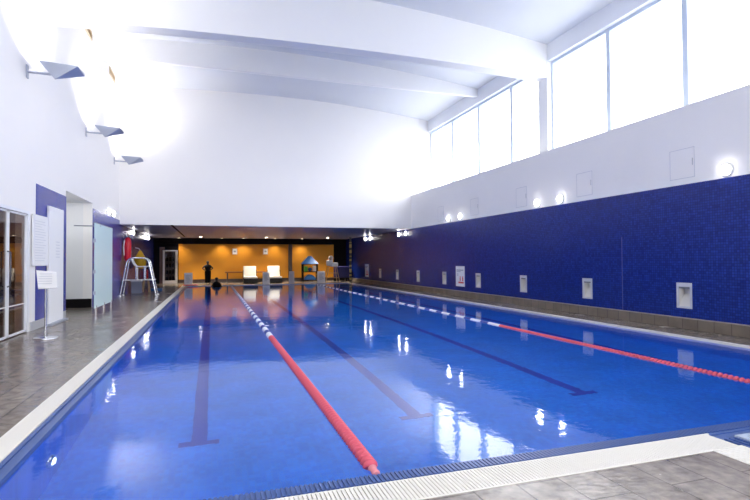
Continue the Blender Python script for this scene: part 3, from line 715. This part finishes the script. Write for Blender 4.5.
# loungers
def lounger(x, y, label):
    r = thing('lounge_chair', label, 'lounge chair', (x, y, 0), group='white cushioned lounge chairs by the orange wall')
    t = MB(); t.box(-0.42, 0.42, -0.75, 0.55, 0.04, 0.30); t.build('base', DARKBASE, r, bevel=0.02)
    for a, b_ in ((-0.36, -0.68), (0.36, -0.68), (-0.36, 0.48), (0.36, 0.48)):
        t = MB(); t.box(a-0.03, a+0.03, b_-0.03, b_+0.03, 0, 0.05); t.build('leg', DARKBASE, r)
    t = MB(); t.box(-0.40, 0.40, -0.72, 0.38, 0.30, 0.42); t.build('seat_cushion', CUSH, r, bevel=0.04)
    t = MB(); t.prism([(0.30, 0.34), (0.44, 0.34), (0.58, 1.05), (0.44, 1.07)], 'x', -0.39, 0.39); t.build('back_cushion', CUSH, r, bevel=0.04)
    t = MB(); t.box(-0.42, -0.38, 0.40, 0.60, 0.3, 0.8); t.box(0.38, 0.42, 0.40, 0.60, 0.3, 0.8); t.box(-0.38, 0.38, 0.60, 0.63, 0.3, 0.85); t.build('back_frame', DARKBASE, r)
lounger(2.28, 32.3, 'white cushioned lounge chair left of the pale standing sign')
lounger(3.78, 32.3, 'white cushioned lounge chair behind and right of the pale standing sign')
r = thing('wooden_bench', 'long low brown bench along the orange wall behind the loungers', 'bench', (2.4, 33.8, 0))
t = MB(); t.box(-1.6, 1.6, -0.22, 0.22, 0.62, 0.70); t.build('seat', mat('bench_wood', (0.25, 0.08, 0.015), 0.5), r, bevel=0.01)
for x in (-1.45, 0, 1.45):
    t = MB(); t.box(x-0.04, x+0.04, -0.18, 0.18, 0, 0.62); t.build('leg', BROWN, r)

# toy house rack
r = thing('toy_rack', 'open black rack with a blue pitched roof by the orange wall', 'rack', (6.22, 33.2, 0))
for x in (-0.48, 0.48):
    for y in (-0.22, 0.22):
        t = MB(); t.box(x-0.035, x+0.035, y-0.035, y+0.035, 0, 1.16); t.build('post', BLACK, r)
for z in (0.06, 0.62, 1.12):
    t = MB(); t.box(-0.50, 0.50, -0.25, 0.25, z, z+0.05); t.build('shelf', BLACK, r)
t = MB(); t.add([(-0.56, -0.30, 1.17), (0.56, -0.30, 1.17), (0.56, 0.30, 1.17), (-0.56, 0.30, 1.17), (-0.10, 0, 1.70), (0.10, 0, 1.70)], [(0, 3, 2, 1), (0, 1, 5, 4), (1, 2, 5), (2, 3, 4, 5), (3, 0, 4)]); t.build('roof', BLUEP, r)
def toy(nm, mb, mt, loc, label, cat, bv=0.01): tag(mb.build(nm, mt, None, bevel=bv, loc=loc), label, cat, 'pool toys on the rack')
toy('toy_box', MB().box(-0.10, 0.12, -0.12, 0.12, 0, 0.34), GREENP, (5.95, 33.2, 0.671), 'green box on the upper shelf of the blue-roofed rack', 'box')
toy('toy_box', MB().box(-0.10, 0.10, -0.12, 0.12, 0, 0.36), WPLAST, (6.53, 33.2, 0.671), 'white box on the upper shelf of the blue-roofed rack', 'box')
toy('ball', MB().lathe([(0.02, 0), (0.10, 0.03), (0.15, 0.11), (0.15, 0.16), (0.10, 0.24), (0.02, 0.27)], 16), BLUEP, (6.24, 33.2, 0.671), 'dark blue ball on the upper shelf of the rack', 'ball', 0)
toy('float_mat', MB().prism([(-0.40, 0), (0.40, 0), (0.30, 0.22), (0.1, 0.34), (-0.1, 0.36), (-0.32, 0.2)], 'y', -0.18, 0.18), BLUEP, (6.22, 33.2, 0.111), 'heap-shaped blue float on the bottom shelf of the rack', 'float')

# wooden high chair
r = thing('lifeguard_chair', 'wooden-legged high chair with white seat at the far right of the pool', 'lifeguard chair', (7.28, 31.2, 0))
for (x0, x1) in ((-0.50, -0.22), (0.42, 0.24)):
    for y in (-0.3, 0.3):
        t = MB(); t.tube([(x0, y*1.2, 0), (x1, y*0.7, 1.02)], 0.028, 8); t.build('leg', WOODL, r)
t = MB()
for z in (0.3, 0.6): t.tube([(-0.44+z*0.25, -0.33, z), (0.38-z*0.16, -0.33, z)], 0.018, 8)
t.build('rung', WOODL, r)
t = MB(); t.box(-0.10, 0.34, -0.26, 0.26, 1.0, 1.26); t.build('seat', WPLAST, r, bevel=0.05)
t = MB(); t.box(-0.34, -0.10, -0.26, 0.26, 1.05, 1.42); t.build('armrest', WPLAST, r, bevel=0.08)
t = MB(); t.lathe([(0.03, 1.40), (0.13, 1.45), (0.16, 1.55), (0.12, 1.66), (0.03, 1.70)], 14, c=(-0.02, 0.2, 0)); t.build('headrest', mat('pale_pink_pad', (0.55, 0.46, 0.45), 0.6), r)
t = MB(); t.box(-0.12, 0.1, 0.18, 0.26, 1.2, 1.5); t.build('backrest', WPLAST, r, bevel=0.02)
# navy cart
r = thing('storage_cart', 'navy blue covered storage cart beside the striped post', 'cart', (8.28, 32.6, 0))
t = MB(); t.box(-0.50, 0.50, -0.35, 0.35, 0.24, 1.0); t.build('cover', NAVY, r, bevel=0.06)
t = MB(); t.box(-0.48, 0.48, -0.33, 0.33, 0.16, 0.24); t.build('chassis', BLACK, r)
for x in (-0.4, 0.4):
    for y in (-0.27, 0.27):
        t = MB(); t.lathe([(0.08, -0.02), (0.08, 0.02)], 14, c=(x, y, 0.08), axis='y'); t.build('wheel', BLACK, r)
# striped post
r = thing('striped_post', 'slim black post with yellow bands near the far right corner', 'post', (8.42, 30.9, 0))
t = MB(); t.lathe([(0.07, 0), (0.07, ZLOW)], 14); t.build('pole', mat('post_black', (0.02, 0.018, 0.02), 0.4), r)
for z, h in ((0.15, 0.12), (0.40, 0.10), (0.62, 0.22), (1.0, 0.10), (1.35, 0.12), (1.62, 0.06), (1.85, 0.20), (2.2, 0.22), (2.5, 0.06)):
    t = MB(); t.lathe([(0.074, z), (0.074, z+h)], 14); t.build('band', mat('post_yellow', (0.45, 0.34, 0.10), 0.5), r)
# short red rope coil at the far left corner
t = MB(); t.tube([(-1.55, 30.3, 0.04), (-1.3, 30.26, 0.04), (-1.0, 30.3, 0.04), (-0.75, 30.28, 0.04)], 0.035, 8)
tag(t.build('rope_end', REDF), 'short red rope lying at the foot of the far left sign', 'rope')

# downlights in the low ceiling
def downlight(x, y, label, e, lens):
    r = thing('downlight', label, 'downlight', (x, y, ZLOW), group='recessed downlights in the low ceiling')
    t = MB(); t.lathe([(0.09, -0.012), (0.09, 0.0)], 18); t.build('ring', WPLAST, r)
    t = MB(); t.lathe([(0.065, -0.016), (0.065, -0.008)], 18); t.build('lens', lens, r)
    l = bpy.data.lights.new('downlight_beam', 'SPOT'); l.energy = e; l.color = (1.0, 0.86, 0.66); l.spot_size = math.radians(110); l.spot_blend = 0.8; l.shadow_soft_size = 0.06
    lo = bpy.data.objects.new('downlight_beam', l); C.objects.link(lo); lo.parent = r; lo.location = (0, 0, -0.03)
SPOTD = mat('dim_downlight_lens', (1, 1, 1), 0.4, emit=(1.0, 0.80, 0.55), es=4.0)
for x, s in ((-0.66, 'bright downlight over the standing person at the far end'), (3.27, 'bright downlight over the pale loungers'), (7.25, 'bright downlight above the wooden high chair')):
    downlight(x, 32.3, s, 340, SPOTE)
for x, s in ((-2.0, 'dim downlight close to the far wall left of the orange wall'), (0.6, 'dim downlight close to the orange wall above the first notice'), (1.95, 'dim downlight close to the orange wall between the notices'), (5.8, 'dim downlight close to the orange wall right of the pillar'), (4.0, 'dim downlight close to the orange wall left of the pillar')):
    downlight(x, 33.75, s, 70, SPOTD)
# submerged light
r = thing('underwater_light', 'small bright underwater light on the near left pool wall', 'pool light', (PX0, 4.82, -0.70))
t = MB(); t.lathe([(0.10, 0.0), (0.10, 0.02), (0.07, 0.03)], 18, axis='x'); t.build('rim', STEEL, r)
t = MB(); t.lathe([(0.065, 0.028), (0.05, 0.036), (0.01, 0.04)], 18, axis='x'); t.build('lens', mat('pool_light_lens', (0.9, 0.95, 1), 0.3, emit=(0.8, 0.95, 1.0), es=1.5), r)

# ---------------------------------------------------------------- people
def figure(name, loc, rz, H, pose, label, skinmat):
    """one skinned body; H = height, joints given for a height of 1.75"""
    k = H/1.75
    J = {}; E = []; Rr = {}
    def j(n, p, r, par=None):
        J[n] = Vector(p); Rr[n] = r
        if par: E.append((par, n))
    j('pel', (0, 0, 0.95), 0.135); j('waist', (0, 0, 1.10), 0.12, 'pel'); j('chest', (0, 0, 1.30), 0.145, 'waist'); j('neckb', (0, 0, 1.46), 0.07, 'chest')
    j('neck', (0, 0.01, 1.53), 0.052, 'neckb'); j('head', (0, 0.02, 1.60), 0.075, 'neck'); j('crown', (0, 0.02, 1.68), 0.085, 'head'); j('top', (0, 0.01, 1.735), 0.05, 'crown')
    for s, sd in ((-1, 'l'), (1, 'r')):
        el, wr = pose[sd]
        j('sh'+sd, (s*0.17, 0, 1.42), 0.072, 'neckb'); j('el'+sd, el, 0.058, 'sh'+sd); j('wr'+sd, wr, 0.030, 'el'+sd)
        d = (Vector(wr)-Vector(el)).normalized(); side = Vector((s, 0.2, 0)); side = (side-d*side.dot(d)).normalized(); fw = d.cross(side).normalized()
        palm = Vector(wr)+d*0.06; j('pa'+sd, palm, 0.030, 'wr'+sd)
        for q in range(4):
            o_ = fw*(q-1.5)*0.022; L = (0.070, 0.080, 0.076, 0.060)[q]
            b0 = palm+o_+d*0.03; j('f%d%s' % (q, sd), b0, 0.010, 'pa'+sd); j('g%d%s' % (q, sd), b0+d*L*0.55-side*0.008, 0.009, 'f%d%s' % (q, sd)); j('h%d%s' % (q, sd), b0+d*L-side*0.025, 0.008, 'g%d%s' % (q, sd))
        tb = Vector(wr)+d*0.025+fw*-0.035; j('t'+sd, tb, 0.011, 'wr'+sd); j('u'+sd, tb+d*0.045-fw*0.015-side*0.01, 0.009, 't'+sd)
        j('hip'+sd, (s*0.09, 0, 0.90), 0.095, 'pel'); j('kn'+sd, (s*0.10, 0.01, 0.50), 0.06, 'hip'+sd); j('an'+sd, (s*0.10, -0.02, 0.09), 0.042, 'kn'+sd)
        j('bl'+sd, (s*0.11, 0.10, 0.035), 0.036, 'an'+sd); j('toe'+sd, (s*0.115, 0.17, 0.03), 0.026, 'bl'+sd)
    names = list(J); idx = {n: i for i, n in enumerate(names)}
    me = bpy.data.meshes.new(name); me.from_pydata([tuple(J[n]*k) for n in names], [(idx[a], idx[b]) for a, b in E], [])
    o = bpy.data.objects.new(name, me); C.objects.link(o); o.location = loc; o.rotation_euler = (0, 0, rz)
    md = o.modifiers.new('skin', 'SKIN'); md.use_smooth_shade = True
    sk = me.skin_vertices[0].data
    for n in names: sk[idx[n]].radius = (Rr[n]*k, Rr[n]*k*(0.8 if n in ('pel', 'waist', 'chest') else 1))
    sk[idx['pel']].use_root = True
    sb = o.modifiers.new('sub', 'SUBSURF'); sb.levels = 1; sb.render_levels = 1
    me.materials.append(skinmat)
    tag(o, label, 'person')
    h = MB(); h.lathe([(0.090, 1.60), (0.104, 1.66), (0.100, 1.72), (0.07, 1.765), (0.02, 1.78)], 16, c=(0, -0.008, 0)); h.v = [tuple(c*k for c in v) for v in h.v]; h.build('hair', HAIR, o)
    c = MB(); c.lathe([(0.22, 0.86), (0.20, 1.1), (0.22, 1.30), (0.20, 1.42), (0.09, 1.49)], 16); c.v = [(v[0]*k*1.05, v[1]*k*0.85, v[2]*k) for v in c.v]; c.build('top', CLOTH, o)
    for s in (-1, 1):
        t = MB(); t.tube([(s*0.09*k, 0, 0.95*k), (s*0.10*k, 0.01*k, 0.5*k), (s*0.10*k, -0.02*k, 0.12*k)], [0.15*k, 0.125*k, 0.115*k], 12); t.build('trouser_leg', CLOTH, o)
    t = MB()
    for s in (-1, 1): t.lathe([(0.012, -0.012), (0.014, 0.0), (0.008, 0.010)], 8, c=(s*0.032, 0.092, 1.655), axis='y')
    t.v = [tuple(c_*k for c_ in v) for v in t.v]; t.build('eyes', BLACK, o)
    t = MB(); t.prism([(-0.014, 1.62), (0.014, 1.62), (0.004, 1.665), (-0.004, 1.665)], 'y', 0.085, 0.118)
    t.v = [tuple(c_*k for c_ in v) for v in t.v]; t.build('nose', skinmat, o)
    t = MB(); t.box(-0.025, 0.025, 0.085, 0.097, 1.592, 1.602)
    t.v = [tuple(c_*k for c_ in v) for v in t.v]; t.build('mouth', mat('lips', (0.25, 0.08, 0.07), 0.5), o)
    return o
DARKSK = mat('dark_sleeves', (0.012, 0.010, 0.010), 0.7)
figure('person', (-0.24, 32.2, 0), PI, 1.38, {'l': ((-0.37, 0.02, 1.20), (-0.20, 0.22, 1.10)), 'r': ((0.40, 0.02, 1.22), (0.22, 0.20, 1.08))}, 'person in dark clothing standing at the far end of the pool', DARKSK)
figure('person', (0.25, 29.75, ZW-DEPTH), PI, 1.56, {'l': ((-0.30, 0.05, 1.18), (-0.26, 0.20, 1.05)), 'r': ((0.30, 0.05, 1.18), (0.26, 0.20, 1.05))}, 'dark-haired person in the water at the far pool edge', DARKSK)
